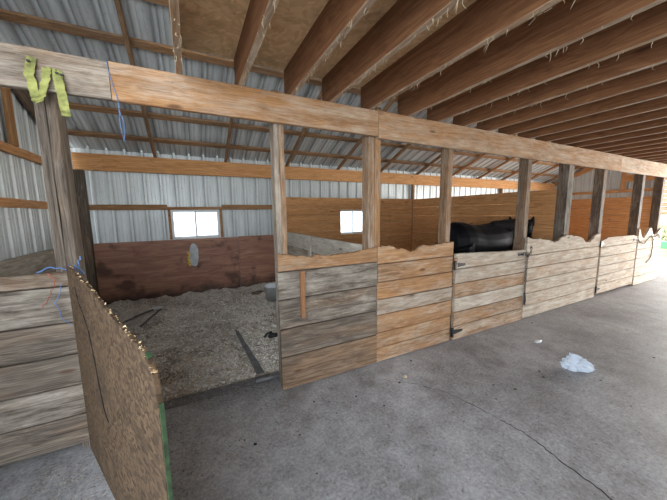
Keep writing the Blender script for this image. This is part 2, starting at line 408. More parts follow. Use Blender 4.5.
# left gable framing
b = MB(); d = Vector((0, -1, .42)).normalized(); n = Vector((0, .42, 1)).normalized()
b.board(0, 6.2, -.02, .02, 0, .24, (.2, .85, 0)); o = b.build('gable_rafter', M['wood'])
o.matrix_world = Matrix.Translation((-1.535, 3.22, roofz(3.22)-.18)) @ Matrix(((d.x, 1, n.x), (d.y, 0, n.y), (d.z, 0, n.z))).to_4x4()
tag(o, 'dark brown sloping rafter against the left gable siding', 'rafter')
for z0, tone, lab in ((1.60, T(.1), 'lower horizontal girt on the left gable siding'), (2.13, T(.15), 'upper horizontal girt on the left gable siding')):
    b = MB(); b.board(-.9, 3.18, -.02, .02, z0, z0+.088, tone); tag(b.build('wall_girt', M['pine'], None, False, (-1.545, 0, 0), INTO), lab, 'girt')
b = MB(); b.board(2.22, 2.9, -.05, .05, 0, .04, T(.0)); tag(b.build('wall_stud', M['wood'], None, False, (-1.52, 1.86, 0), UP), 'short orange stud standing on the upper girt at the left gable', 'stud')
b = MB()
for k in range(5): b.board(-.9, 3.14, -.018, .018, .02+k*.22, .02+k*.22+.215, T(.95, .8))
tag(b.build('plank_lining', M['wood'], None, False, (-1.54, 0, 0), INTO), 'grey planks lining the lower left gable wall behind the left stall front', 'lining')

# ------------------------------------------------------------------ windows
def window(i, x0, x1, z0, z1):
    e = struct(empty(f'window_{i}', ((x0+x1)/2, 3.40, z0)))
    cx = (x0+x1)/2
    def fr(b, a, c, d, f, y0, y1, t): 
        b.box(a-cx, a+t-cx, y0, y1, d-z0, f-z0); b.box(c-t-cx, c-cx, y0, y1, d-z0, f-z0); b.box(a+t-cx, c-t-cx, y0, y1, d-z0, d+t-z0); b.box(a+t-cx, c-t-cx, y0, y1, f-t-z0, f-z0)
    b = MB(); fr(b, x0, x1, z0, z1, -.03, .05, .022); b.build('window_frame', M['vinyl'], e)
    mid = cx-.01
    for a, c, y in ((x0+.022, mid+.015, .012), (mid-.015, x1-.022, -.016)):
        b = MB(); fr(b, a, c, z0+.022, z1-.022, y, y+.022, .018 if a < cx-.1 else .024); s = b.build('window_sash', M['vinyl'], e)
        b = MB(); b.box(a+.02-cx, c-.02-cx, y+.008, y+.012, .04, z1-z0-.04); b.build('window_pane', M['glass'], s)
window(1, *W1); window(2, *W2)
b = MB()   # wood casing round the first window
b.board(W1[0]-.04, W1[1]+.04, 3.345, 3.372, W1[3], W1[3]+.05, T(.15)); b.box(W1[0]-.04, W1[0], 3.345, 3.372, W1[2], W1[3], T(.1)); b.box(W1[1], W1[1]+.04, 3.345, 3.372, W1[2], W1[3], T(.1))
struct(b.build('trim_1', M['wood']))

# ------------------------------------------------------------------ back wall linings
e = empty('plywood_panel', (-.4, 3.29, 0), 0, 'stained red-brown plywood lining under the larger window with a pale patch', 'panel')
b = MB(); b.box(-.965, 1.17, -.012, .006, .0, 1.09); b.build('sheet', M['ply'], e)
b = MB()
pts = [(.41+.07*math.cos(a)+.006*math.sin(3*a), .81+(.15*math.sin(a)+.055*(1 if math.sin(a) > 0 else -1))) for a in [k*math.pi/12 for k in range(24)]]
b.add([(x, -.013, z) for x, z in pts]+[(x, -.022, z) for x, z in pts], [tuple(range(47, 23, -1))]+[(k, (k+1) % 24, (k+1) % 24+24, k+24) for k in range(24)]); b.build('patch', M['patch'], e)
b = MB()
for k in range(7): b.add(*(lambda c, q: ([(c[0]+q*sx, -.013+(-.015 if (sx+sz) else 0), c[1]+q*sz*1.5) for sx, sz in ((-1, 0), (0, -1), (1, 0), (0, 1))]+[(c[0], -.03, c[1])], [(0, 1, 4), (1, 2, 4), (2, 3, 4), (3, 0, 4)]))((.325+rs.uniform(-.01, .02), .64+k*.035), .022))
b.build('foam', M['foam'], e)
e = empty('plywood_panel', (1.16, 3.29, 0), 0, 'stained red-brown plywood lining right of the vertical joint beside the low partition', 'panel')
b = MB(); b.box(-.385, .40, -.012, .006, .0, 1.10); b.build('sheet', M['ply'], e)
def plank_wall(name, x0, x1, z1, hb, tone, hole=None, loc=(0, 0, 0), rot=(0, 0, 0), label='', top=None, y=(-.019, .019), stain=None):
    b = MB(); z = .01; k = 0
    while z < z1-.02:
        zt = min(z+hb-.004, z1)
        tp = top if (top and zt >= z1-1e-3) else None
        tt = tone() if callable(tone) else tone
        if hole and not (zt < hole[2] or z > hole[3]):
            ztt = min(zt, hole[2]) if z < hole[2] else None
            b.board(x0, hole[0], y[0], y[1], z, zt, tt); b.board(hole[1], x1, y[0], y[1], z, zt, tt)
            if z < hole[2]: b.board(hole[0], hole[1], y[0], y[1], z, hole[2], tt)
            if zt > hole[3]: b.board(hole[0], hole[1], y[0], y[1], hole[3], zt, tt)
        else: b.board(x0, x1, y[0], y[1], z, zt, tt, top=tp)
        z += hb; k += 1
    return tag(b.build(name, M['pine'], None, False, loc, rot), label, 'partition' if 'partition' in name else 'lining')
plank_wall('plank_lining', 1.60, 5.03, 1.84, .184, lambda: T(0, 0), W2, (0, 3.33, 0), label='orange plank lining on the back wall around the smaller window')
plank_wall('plank_lining', .87, 3.30, 1.87, .19, lambda: T(.0, 0), None, (EX-.05, 0, 0), INTO, 'orange plank lining across the right gable wall')
plank_wall('plank_lining', 5.2, EX-.08, 1.84, .184, lambda: T(0, 0), None, (0, 3.33, 0), label='orange plank lining on the back wall of the far stall')
# partitions
plank_wall('plank_partition', .15, 3.29, 1.83, .203, lambda: T(.0, 0), None, (5.07, 0, 0), INTO, 'tall orange plank partition standing behind the black horse')
e = empty('plank_partition', (1.56, .15, 0), math.pi/2, 'low pale grey plank partition between the empty stall and the next', 'partition')
b = MB()
for k in range(5): b.board(0, 3.12, -.019, .019, .01+k*.235, .01+k*.235+.229, T(.8, .95 if k == 4 else .5))
b.build('board_panel', M['wood'], e)
b = MB(); b.board(0, 1.155, -.012, .012, -.05, .04, (.3, .6, .95)); b.build('cleat', M['wood'], e, False, (1.42, .032, .015), UP)
b = MB(); b.board(.02, 1.15, -.012, .012, -.04, .04, T(.6, .3)); b.build('cleat', M['wood'], e, False, (2.9, .032, 0), UP)

# ------------------------------------------------------------------ right gable framing
b = MB(); b.board(.80, 3.3, -.02, .02, 2.02, 2.10, T(0)); tag(b.build('wall_girt', M['pine'], None, False, (EX-.04, 0, 0), INTO), 'orange horizontal girt across the right gable siding', 'girt')
b = MB(); b.board(2.11, 2.98, -.05, .05, 0, .04, T(0)); tag(b.build('wall_stud', M['pine'], None, False, (EX-.05, 1.53, 0), UP), 'orange vertical stud above the girt on the right gable', 'stud')
b = MB(); b.board(-.6, 1.5, -.02, .02, 2.32, 2.52, T(0)); tag(b.build('door_header', M['pine'], None, False, (EX-.14, 0, 0), INTO), 'orange plank header over the barn end opening', 'header')
b = MB(); b.board(0, 2.6, -.05, .05, -.05, .05, T(0)); tag(b.build('door_post', M['pine'], None, False, (EX-.06, .80, 0), UP), 'orange post at the edge of the barn end opening', 'post')
b = MB(); b.board(0, 3.1, -.02, .02, 0, .14, T(0)); o = b.build('gable_rafter', M['pine'])
d = Vector((0, -1, .42)).normalized(); n = Vector((0, .42, 1)).normalized()
o.matrix_world = Matrix.Translation((EX-.05, 3.36, roofz(3.36)-.08)) @ Matrix(((d.x, 1, n.x), (d.y, 0, n.y), (d.z, 0, n.z))).to_4x4()
tag(o, 'orange sloping rafter against the right gable siding', 'rafter')

# ------------------------------------------------------------------ front: beam, posts, joists
b = MB(); b.board(-1.6, -.372, -.045, -.004, 2.193, 2.405, (.1, .85, .26), jit=.001); b.board(-.369, 1.568, -.045, -.004, 2.19, 2.408, (.7, .10, .16), jit=.001); tag(b.build('front_beam', M['wood']), 'weathered plank beam over the open stall, carrying the yellow strap', 'beam')
b = MB(); b.board(1.572, 6.6, -.045, -.004, 2.175, 2.412, (.5, .0, .24), jit=.001, bot=lambda x: 2.178-.003*x); b.board(6.603, 11.6, -.045, -.004, 2.15, 2.405, (.9, 0, .5), jit=.001)
tag(b.build('front_beam', M['wood']), 'long pale plank beam running above the horse stall to the far right', 'beam')
def post(xr, wx, dy, lab, tones, top=2.43):
    e = empty('stall_post', (xr-wx/2, .005+dy/2, 0), 0, lab, 'post')
    n = len(tones); ww = wx/n
    for k, tn in enumerate(tones):
        b = MB(); b.board(0, top, -dy/2, dy/2, -(-wx/2+ww*(k+1))+.001, -(-wx/2+ww*k)-.001, tn, jit=.002); b.build('timber', M['wood'], e, False, (0, 0, 0), UP)
    return e
post(-.64, .10, .14, 'pair of grey weathered posts under the yellow strap', [(.2, 1.2, .0), (.6, 1.0, .0)])
post(.70, .085, .12, 'thin weathered post at the right side of the open stall entrance', [(.5, .9, .3), (.8, .6, .1)], 2.44)
post(1.635, .14, .11, 'thick post at the joint of the two front beams', [(.3, .5, .12), (.1, .2, .05)], 2.46)
post(2.60, .075, .11, 'yellowish post left of the black horse', [(.75, .45, .05)])
for xr, wx, dy, lab, tn in ((4.09, .09, .12, 'post standing in front of the black horse head', (.35, .7, .05)), (5.19, .15, .14, 'post right of the horse, at the tall partition', (.65, .9, .05)),
                    (6.27, .12, .13, 'dark sided post left of the second stall door', (.95, .92, .05)), (7.88, .12, .13, 'dark sided post right of the second stall door', (.15, .92, .05)), (8.93, .12, .13, 'last post at the far right end of the stall row', (.45, .85, .05))):
    post(xr, wx, dy, lab, [tn])
JX = [0, .385, .765, 1.10, 1.49, 1.92, 2.31, 2.70]
while JX[-1] < 11.2: JX.append(JX[-1]+.40)
for i, x in enumerate(JX):
    e = empty('floor_joist', (x, .10, 2.41), 0, f'ceiling joist resting on the front beam, {ORD[i]} from the left edge of the loft', 'joist')
    b = MB(); tn = T(0); b.board(0, 6.2, -.019, .019, 0, .231, tn, jit=.0015, seg=24, ch=.003)
    for q, fc in enumerate(b.f):
        if len(fc) == 4 and all(b.v[v][2] < .012 for v in fc): b.t[q] = (tn[0], .3, .35); b.m[q] = 1  # underside paler than the sides: floor bounce and shade put into the colour
    b.build('timber', [M['joist'], M['wood']], e, False, (0, 0, 0), (0, 0, -math.pi/2))
    if i < 8:   # cobwebby chaff hanging off the lower edge
        b = MB(); rr = random.Random(i)
        for k in range(46 if i < 5 else 24):
            y = -rr.uniform(.05, 2.2); L = rr.uniform(.008, .035) * (2 if rr.random() < .12 else 1); s = rr.choice((-.017, -.01, 0, .012, .017))
            b.tube([(s, y, .002), (s+rr.uniform(-.006, .006), y+rr.uniform(-.012, .012), -L*.5), (s+rr.uniform(-.01, .01), y+rr.uniform(-.02, .02), -L)], [.0022, .0016, .0007], 4, (.5, .42, .3))
        tag(b.build('cobweb_chaff', M['flake'], e), 'pale chaff and cobweb hanging from the lower edge', kind='stuff')

# ------------------------------------------------------------------ stall fronts
def rows(b, x0, x1, zs, tones, y0=-.042, y1=-.003, skew=0):
    for k in range(len(zs)-1):
        b.board(x0+rs.uniform(-.006, .006), x1+rs.uniform(-.006, .006), y0+rs.uniform(-.002, .002), y1, zs[k]+.004, zs[k+1]-.004, tones[k])
def front(name, label, cat, x0, x1, zs, tones, prof, ttone, seed, jag=.012):
    cx = (x0+x1)/2; e = empty(name, (cx, 0, 0), 0, label, cat)
    b = MB(); rows(b, x0-cx, x1-cx, zs, tones); b.build('board_panel', M['wood'], e)
    f = interp([(x-cx, z) for x, z in prof], jag, seed)
    b = MB(); b.board(x0-cx, x1-cx, -.042, -.004, zs[-1]+.003, 1.2, ttone, seg=int((x1-x0)/.018), ch=.005, jit=.001, top=lambda x: max(f(x), zs[-1]+.02)); 
    tag(b.build('chewed_top_board', M['wood'], e), 'gnawed, uneven top board')
    return e, cx
e, cx = front('plank_barrier', 'brown and grey plank stall front with a small upright stick on it', 'barrier', .60, 1.565, [.005, .30, .548, .80, 1.035],
      [(.11, .75, .0), (.32, .95, .0), (.71, 1.0, .03), (.47, 1.05, .22)], [(.6, 1.193), (.687, 1.168), (.824, 1.15), (.896, 1.135), (.933, 1.155), (1.066, 1.136), (1.15, 1.138), (1.227, 1.15), (1.30, 1.142), (1.419, 1.161), (1.565, 1.179)], (.8, .3, .03), 3.1)
b = MB(); b.board(0, .40, -.012, .012, -.022, .022, (.9, 0.05, 0), jit=.0005)
o = b.build('stick', M['joist'], e, False, (.797-cx, -.056, .628), UP); tag(o, 'short orange-brown stick nailed upright')
e, cx = front('plank_barrier', 'orange-brown plank stall front left of the first stall door', 'barrier', 1.572, 2.605, [.005, .155, .315, .50, .655, .83, 1.01],
      [(.15, .25, 0.12), (.37, .22, .08), (.58, .18, 0.05), (.22, .65, .4), (.85, .12, 0.03), (.05, .3, 0.05)], [(1.565, 1.175), (1.647, 1.184), (1.72, 1.18), (1.794, 1.153), (1.9, 1.14), (1.989, 1.10), (2.068, 1.115), (2.15, 1.162), (2.19, 1.155), (2.25, 1.146), (2.426, 1.161), (2.6, 1.17)], (.4, .12, .05), 8.2)
e, cx = front('plank_barrier', 'long whitewashed stall front with wavy top between the two stall doors', 'barrier', 4.03, 6.13, [.005, .18, .36, .54, .72, .90],
      [(.15, .3, .72), (.3, .3, .62), (.45, .3, .7), (.6, .2, .55), (.75, .3, .66)], [(3.965, 1.151), (4.203, 1.115), (4.45, 1.10), (4.58, 1.09), (4.70, 1.045), (4.80, 1.05), (4.90, 1.10), (5.056, 1.142), (5.2, 1.125), (5.525, 1.073), (5.656, .99), (5.80, .985), (5.95, 1.08), (6.019, 1.112), (6.14, 1.13)], (.5, .3, .66), 5.5, .016)
e, cx = front('plank_barrier', 'whitewashed stall front with spiky broken top at the far right', 'barrier', 7.73, 8.95, [.005, .18, .36, .54, .72, .88],
      [(.25, .3, .9), (.4, .3, .9), (.55, .3, .95), (.7, .2, .9), (.85, .3, .9)], [(7.72, 1.13), (7.80, 1.09), (7.88, .97), (8.02, .96), (8.12, 1.02), (8.24, 1.13), (8.36, 1.12), (8.45, 1.0), (8.56, .97), (8.70, 1.02), (8.84, 1.10), (8.95, 1.06)], (.1, .3, .95), 6.6, .03)
b = MB()
def wob(pts, n=6, amp=.006):
    out = []
    for a, c in zip(pts, pts[1:]):
        for k in range(n):
            f = k/n; out.append(tuple(a[j]*(1-f)+c[j]*f+rs.uniform(-amp, amp) for j in range(3)))
    out.append(pts[-1]); return out
ROPE = [(7.66, -.06, .93), (7.78, -.06, .86), (7.95, -.065, .83), (8.12, -.07, .93), (8.3, -.06, .97), (8.42, -.06, .90), (8.44, -.06, .70), (8.40, -.06, .52), (8.2, -.06, .42)]
b.tube(wob(ROPE), .008, 6); b.tube(wob([(8.3, -.06, .97), (8.5, -.06, .94), (8.68, -.06, .98), (8.78, -.06, .90)]), .008, 6)
tag(b.build('lead_rope', M['rope']), 'dark rope looped over the spiky whitewashed stall front', 'rope')
# left stall front
e = empty('plank_barrier', (-1.1, 0, 0), 0, 'grey plank stall front at the far left under the strap', 'barrier')
b = MB(); rows(b, -.41, .462, [.06, .26, .46, .66, .865, 1.09], [(.2, 1.15, .0), (.45, 1.1, .14), (.6, 1.05, .0), (.8, 1.0, .0), (.95, 1.1, .18)]); b.build('board_panel', M['wood'], e)
b = MB(); b.board(-.41, .445, -.044, -.006, 1.095, 1.17, (.3, .85, .08), seg=40, top=interp([(-.5, 1.165), (.44, 1.175)], .006, 2)); b.build('top_board', M['wood'], e)

def hinge(parent, x, z, s=1, y=-.046):
    b = MB(); b.box(-.02*s-.012, -.02*s+.012, -.014, .004, -.055, .055)
    h = b.build('hinge', M['black'], parent, False, (x, y, z))
    b = MB(); L = .15*s
    b.add([(0, -.006, -.028), (L, -.006, -.012), (L, -.006, .012), (0, -.006, .028), (0, .001, -.028), (L, .001, -.012), (L, .001, .012), (0, .001, .028)], [(0, 1, 2, 3), (0, 4, 5, 1), (3, 2, 6, 7), (1, 5, 6, 2), (4, 0, 3, 7), (7, 6, 5, 4)])
    for q in (.3, .65): b.box(L*q-.004, L*q+.004, -.010, -.005, -.004, .004)
    b.build('hinge_strap', M['black'], h)
def door(label, x0, x1, z0, z1, n, tones, top, hx):
    e = empty('stall_door', (x0, 0, 0), 0, label, 'stall door'); L = x1-x0; hb = (z1-z0)/n
    b = MB()
    for k in range(n):
        last = k == n-1
        b.board(.0+rs.uniform(-.004, .004), L+rs.uniform(-.004, .004), -.046, -.008, z0+k*hb+.004, z0+(k+1)*hb-.004, tones[k % len(tones)], seg=60 if last else None, top=(interp(top, .005, 4) if last else None))
    b.build('board_panel', M['wood'], e)
    b = MB(); b.board(z0+.03, z1-.05, -.045, .045, -.0, .03, T(.5)); b.build('brace', M['wood'], e, False, (.22, .022, 0), (0, -math.pi/2, math.pi/2))
    b = MB(); b.board(z0+.03, z1-.05, -.045, .045, -.0, .03, T(.5)); b.build('brace', M['wood'], e, False, (L-.22, .022, 0), (0, -math.pi/2, math.pi/2))
    return e, L
e, L = door('pale plank stall door with black hinges in front of the horse', 2.655, 4.0, .0, 1.02, 6, [(.1, .35, .25), (.25, .3, .2), (.4, .5, .72), (.6, .25, .22), (.7, .5, .6), (.85, .5, .62)],
     [(0, 1.03), (.4, 1.018), (.85, .995), (1.3, .985)], 0)
hinge(e, .0, .90); hinge(e, .0, .105)
b = MB(); b.box(-.025, .012, -.055, -.03, .86, .985, (.4, .4, .1)); b.build('hinge_block', M['wood'], e)
e2, L2 = door('whitewashed stall door near the far right of the row', 6.19, 7.66, .05, 1.03, 6, [(.1, .3, .66), (.3, .3, .72), (.5, .3, .66)], [(0, .975), (.12, 1.0), (.25, 1.03), (1.3, 1.02), (1.47, .985)], 0)
hinge(e2, -.02, .93, .8); hinge(e2, -.02, .14, .8)
for ee, LL in ((e, L), (e2, L2)):
    b = MB(); b.box(LL-.17, LL-.05, -.058, -.046, .915, .955); b.tube([(LL-.11, -.06, .93), (LL-.11, -.085, .93)], .012, 8); b.build('latch', M['black'], ee)
# chain on the first door
b = MB(); z = .93; k = 0
def link(b, c, ax, L=.02, rr=.0035, R=.010):
    pts = []
    for q in range(13):
        a = 2*math.pi*q/12; dx, dz = R*math.cos(a), (L)*math.sin(a)
        pts.append((c[0]+(dx if ax else 0), c[1]+(0 if ax else dx), c[2]+dz))
    b.tube(pts, rr, 5)
path = [(3.93, -.07, .94), (3.99, -.08, .90), (4.06, -.075, .93), (4.08, -.07, 1.0), (4.05, -.07, 1.03)]
for (a, c) in zip(path, path[1:]):
    for q in range(2):
        p = tuple(a[j]*(1-q/2)+c[j]*q/2 for j in range(3)); link(b, p, k % 2); k += 1
z = .93
while z > .22: link(b, (4.012, -.062, z), k % 2); z -= .031; k += 1
b.tube([(4.012, -.062, .40), (4.012, -.075, .30), (4.0, -.075, .22)], .010, 6)
tag(b.build('chain', M['black']), 'black chain hanging at the latch side of the stall door below the horse', 'chain')

# ------------------------------------------------------------------ OSB gate
ga = math.atan2(-.912, .411)
g = empty('osb_gate', (-.665, -.065, 0), ga, 'worn OSB board gate swung open towards the aisle, green paint on its edge', 'gate')
prof = [(.0, 1.21), (.10, 1.225), (.17, 1.20), (.35, 1.185), (.55, 1.17), (.725, 1.135), (.95, 1.10), (1.19, 1.075), (1.25, 1.07), (1.30, 1.02), (1.32, .97), (1.325, .9)]
f = interp(prof, .006, 9)
b = MB(); b.board(0, 1.325, -.008, .008, .03, 1.2, (0, 0, 0), seg=70, ch=.002, jit=.0005, top=f); b.build('board', M['osb'], g)
b = MB()   # splintered dark gash in the board
gp = [(.20, 1.12), (.25, 1.04), (.33, 1.0), (.42, .92), (.47, .80), (.50, .68), (.55, .56), (.62, .50)]
for sgn in (-1, 1):
    vs = []
    for i in range(len(gp)-1):
        for q in range(5):
            x = gp[i][0]+(gp[i+1][0]-gp[i][0])*q/5; z = gp[i][1]+(gp[i+1][1]-gp[i][1])*q/5; ww = rs.uniform(.006, .022)
            vs += [(x-ww, sgn*.0086, z), (x+ww, sgn*.0086, z)]
    b.add(vs, [(2*i, 2*i+1, 2*i+3, 2*i+2) for i in range(len(vs)//2-1)])
b.build('gash', M['crack'], g)
b = MB(); b.board(.03, .93, -.0065, .0065, -.003, .0025, (0, 0, 0), seg=30, ch=.0005, jit=.001); b.build('painted_edge', M['green'], g, False, (1.328, 0, 0), UP)
b = MB(); b.board(1.25, 1.275, -.0083, .0083, 0, .003, (0, 0, 0), ch=.0005, jit=0); b.build('painted_edge', M['green'], g, False, (0, 0, 1.066), (0, math.radians(30), 0)); COL.objects[-1].location = (.55, 0, 1.70) ; COL.objects[-1].location = (1.235-1.235*math.cos(math.radians(30)), 0, 1.078+1.235*math.sin(math.radians(30)))
# splinters along the torn top edge
b = MB(); rr = random.Random(4)
for k in range(90):
    x = rr.uniform(.1, 1.3); z = f(x)-.004; L = rr.uniform(.008, .022); a = rr.uniform(-.5, .5)
    b.add([(x-.004, rr.uniform(-.011, .0), z), (x+.004, rr.uniform(0, .011), z), (x+L*a, rr.uniform(-.012, .012), z+L*.5)], [(0, 1, 2)], rr.choice([(.5, .36, .2), (.62, .48, .3), (.35, .2, .1)]))
tag(b.build('splinters', M['flake'], g), kind='stuff')
# twine tying the gate to its post
b = MB(); b.tube(wob([(-.80, -.06, 1.19), (-.72, -.07, 1.215), (-.65, -.075, 1.19), (-.61, -.09, 1.21), (-.60, -.08, 1.27)], 4, .008), .0035, 6)
b.tube(wob([(-.66, -.075, 1.22), (-.62, -.085, 1.18), (-.585, -.1, 1.17), (-.63, -.095, 1.23), (-.66, -.08, 1.19)], 4, .008), .004, 6)
b.tube(wob([(-.70, -.062, 1.12), (-.74, -.065, 1.0), (-.72, -.065, .9), (-.68, -.065, .85)], 4, .006), .002, 6)
tag(b.build('baling_twine', M['blue']), 'blue twine tying the OSB gate to the weathered post', 'twine')
b = MB(); b.tube(wob([(-.76, -.065, 1.17), (-.72, -.075, 1.15), (-.76, -.07, 1.05), (-.80, -.065, .98)], 4, .01), .0022, 6)
tag(b.build('baling_twine', M['red']), 'red twine hanging on the grey planks beside the OSB gate', 'twine')
b = MB(); b.tube(wob([(-.375, -.05, 2.41), (-.37, -.052, 2.33), (-.341, -.052, 2.2), (-.338, -.055, 2.15), (-.345, -.03, 2.08), (-.335, -.02, 1.96), (-.325, -.02, 2.05), (-.340, -.03, 2.14)], 4, .003), .002, 6)
tag(b.build('baling_twine', M['blue']), 'thin blue twine dangling over the front beam right of the yellow strap', 'twine')
# yellow strap folded over the beam
def ribbon(b, pts, wd, th, seg=8):
    vs = []
    P = []
    for a, c in zip(pts, pts[1:]):
        for k in range(seg): 
            q = k/seg; P.append(tuple(a[j]*(1-q)+c[j]*q for j in range(4)))
    P.append(pts[-1])
    for i, (x, z, y, tw) in enumerate(P):
        x += rs.uniform(-.002, .002); y += .004*math.sin(i*1.3)
        a = tw; dx, dz = math.cos(a)*wd/2, math.sin(a)*wd/2
        vs += [(x-dx, y, z-dz), (x+dx, y, z+dz), (x+dx, y+th, z+dz), (x-dx, y+th, z-dz)]
    fs = [(i*4+k, i*4+(k+1) % 4, (i+1)*4+(k+1) % 4, (i+1)*4+k) for i in range(len(P)-1) for k in range(4)]
    fs += [(3, 2, 1, 0), tuple(len(P)*4-4+k for k in range(4))]
    b.add(vs, fs)
b = MB()
ribbon(b, [(-.70, 2.355, -.053, -.15), (-.715, 2.26, -.066, -.05), (-.705, 2.16, -.062, .1), (-.70, 2.128, -.062, .3)], .040, .004)
ribbon(b, [(-.690, 2.118, -.070, .55), (-.672, 2.16, -.072, .45), (-.65, 2.25, -.068, .2), (-.643, 2.305, -.062, .0)], .038, .004)
ribbon(b, [(-.650, 2.306, -.060, 1.4), (-.61, 2.300, -.060, 1.5), (-.585, 2.297, -.060, 1.5)], .018, .004)
ribbon(b, [(-.600, 2.295, -.066, .0), (-.592, 2.20, -.075, -.06), (-.585, 2.10, -.072, -.08), (-.582, 2.06, -.070, -.1)], .042, .004)
o = tag(b.build('ratchet_strap', M['strap']), 'faded yellow webbing strap folded over the front beam', 'strap')
for x, z in ((-.71, 2.325), (-.60, 2.285), (-.58, 2.28)):
    b = MB(); b.box(x-.006, x+.006, -.076, -.060, z-.004, z+.004); b.build('staple', M['black'], o)

# ------------------------------------------------------------------ bedding in the empty stall
def bh(x, y):
    h = .035+.035*noise.noise((x*1.6, y*1.6, 0))+.034*noise.noise((x*5, y*5, 2))+.026*noise.noise((x*14, y*14, 4))
    h += .10*max(0, (y-2.2)/1.1)**1.5 + .03*max(0, 1-abs(x-1.4)/.4)
    k = min(1, max(0, (y-.27)/.35)); h *= k
    # worn trough showing the rubber mat
    d = abs((x-.42)-(y-.75)*-.07)
    if y < 1.35 and d < .07: h = min(h, .006+.4*h*d/.07)
    return max(.006, h)
b = MB(); NX, NY = 110, 112; X0, X1, Y0, Y1 = -1.50, 1.52, .28, 3.26
vs = [(X0+(X1-X0)*i/NX, Y0+(Y1-Y0)*j/NY, bh(X0+(X1-X0)*i/NX, Y0+(Y1-Y0)*j/NY)) for j in range(NY+1) for i in range(NX+1)]
b.add(vs, [(j*(NX+1)+i, j*(NX+1)+i+1, (j+1)*(NX+1)+i+1, (j+1)*(NX+1)+i) for j in range(NY) for i in range(NX)])
rr = random.Random(5)
def flake(b, x, y, z, s, col, tilt=.7):
    a = rr.uniform(0, 6.28); L = s*rr.uniform(.6, 1.6); W = s*rr.uniform(.25, .6); t1 = rr.uniform(-tilt, tilt); t2 = rr.uniform(-tilt, tilt)
    ca, sa = math.cos(a), math.sin(a); P = []
    for p, q in ((-1, -1), (1, -1), (1, 1), (-1, 1)): P.append((x+ca*L*p-sa*W*q, y+sa*L*p+ca*W*q, z+abs(L*t1)+L*t1*p*.6+W*t2*q))
    b.add(P, [(0, 1, 2, 3)], col, 1)
FC = [(.76, .73, .68), (.66, .61, .54), (.86, .84, .80), (.34, .26, .18), (.28, .22, .17), (.16, .125, .10), (.60, .50, .37)]
for k in range(42000):
    x = rr.uniform(X0+.02, X1-.02); y = .29+(rr.random()**1.25)*2.95
    dens = noise.noise((x*1.9+7, y*1.9, 1))
    if rr.random() > .62+dens: continue
    dark = noise.noise((x*2.4, y*2.4+5, 9))+.6*noise.noise((x*9, y*9, 3)) > .14
    flake(b, x, y, bh(x, y)+.001, .010, rr.choice(FC[3:6] if dark and rr.random() < .55 else FC[:3]+FC[6:]))
tag(b.build('bedding', [M['bed'], M['flake']]), 'trodden wood-shaving bedding covering the floor of the empty stall', 'bedding', kind='stuff')
b = MB(); b.board(-1.5, .56, .00, .10, .001, .012, (0, 0, 0), seg=20, jit=.003); b.v = [(x, y+.14+(.035*(x+1.5)/1.9), z) for x, y, z in b.v]
b.build('rubber_mat', M['mat'])
b2 = MB(); vs = []
for k in range(40):
    y = .29+1.1*k/39; x = .485-.065*k/39; wd_ = .045*(1-.45*k/39)*(.8+.25*noise.noise((k*.2, 2, 2)))
    zz = .012+sum(bh(x, y+q*.03) for q in range(-3, 4))/7+.010; vs += [(x-wd_, y, zz), (x+wd_, y, zz)]
b2.add(vs, [(2*k, 2*k+1, 2*k+3, 2*k+2) for k in range(39)]); o = b2.build('rubber_mat', M['mat']); md = o.modifiers.new('thickness', 'SOLIDIFY'); md.thickness = .008
tag(o, 'narrow bare strip of dark rubber mat running through the bedding', 'mat')
COL.objects.unlink(bpy.data.objects['rubber_mat']); COL.objects.link(bpy.data.objects['rubber_mat']); tag(COL.objects[-1], 'dark rubber mat edge under the bedding at the stall entrance', 'mat')
b = MB()
for k in range(4500):
    x = rr.uniform(-1.4, 5) if k % 3 == 1 else rr.uniform(-.9, .6); y = rr.uniform(-2.0, -.05) if k % 3 == 1 else .3-.9*rr.random()**1.7
    if (x > .57 and y > -.06) or (x < -.6 and y > -.08): continue
    flake(b, x, y, .001 if y < -.01 else .013, .0046, rr.choice([(.42, .37, .30), (.34, .29, .23), (.5, .45, .38), (.2, .16, .12), (.12, .1, .08)]), .2)
for k in range(150):
    x = rr.uniform(-.6, 5.5); y = rr.uniform(-1.7, -.1); s = .003+.011*rr.random()**3
    vs = [(x+s*math.cos(a)*rr.uniform(.6, 1.2), y+s*math.sin(a)*rr.uniform(.6, 1.2), .001) for a in [q*1.047 for q in range(6)]]+[(x, y, s*.6)]
    b.add(vs, [(q, (q+1) % 6, 6) for q in range(6)], rr.choice([(.05, .035, .025), (.09, .06, .04), (.035, .03, .028)]), 1)
tag(b.build('floor_debris', [M['bed'], M['flake']]), 'scattered shavings and dirt crumbs on the concrete aisle', 'debris', kind='stuff')

def small(name, mat, label, cat, fn, loc, smooth=True):
    b = MB(); fn(b); return tag(b.build(name, M[mat], None, smooth, loc), label, cat)
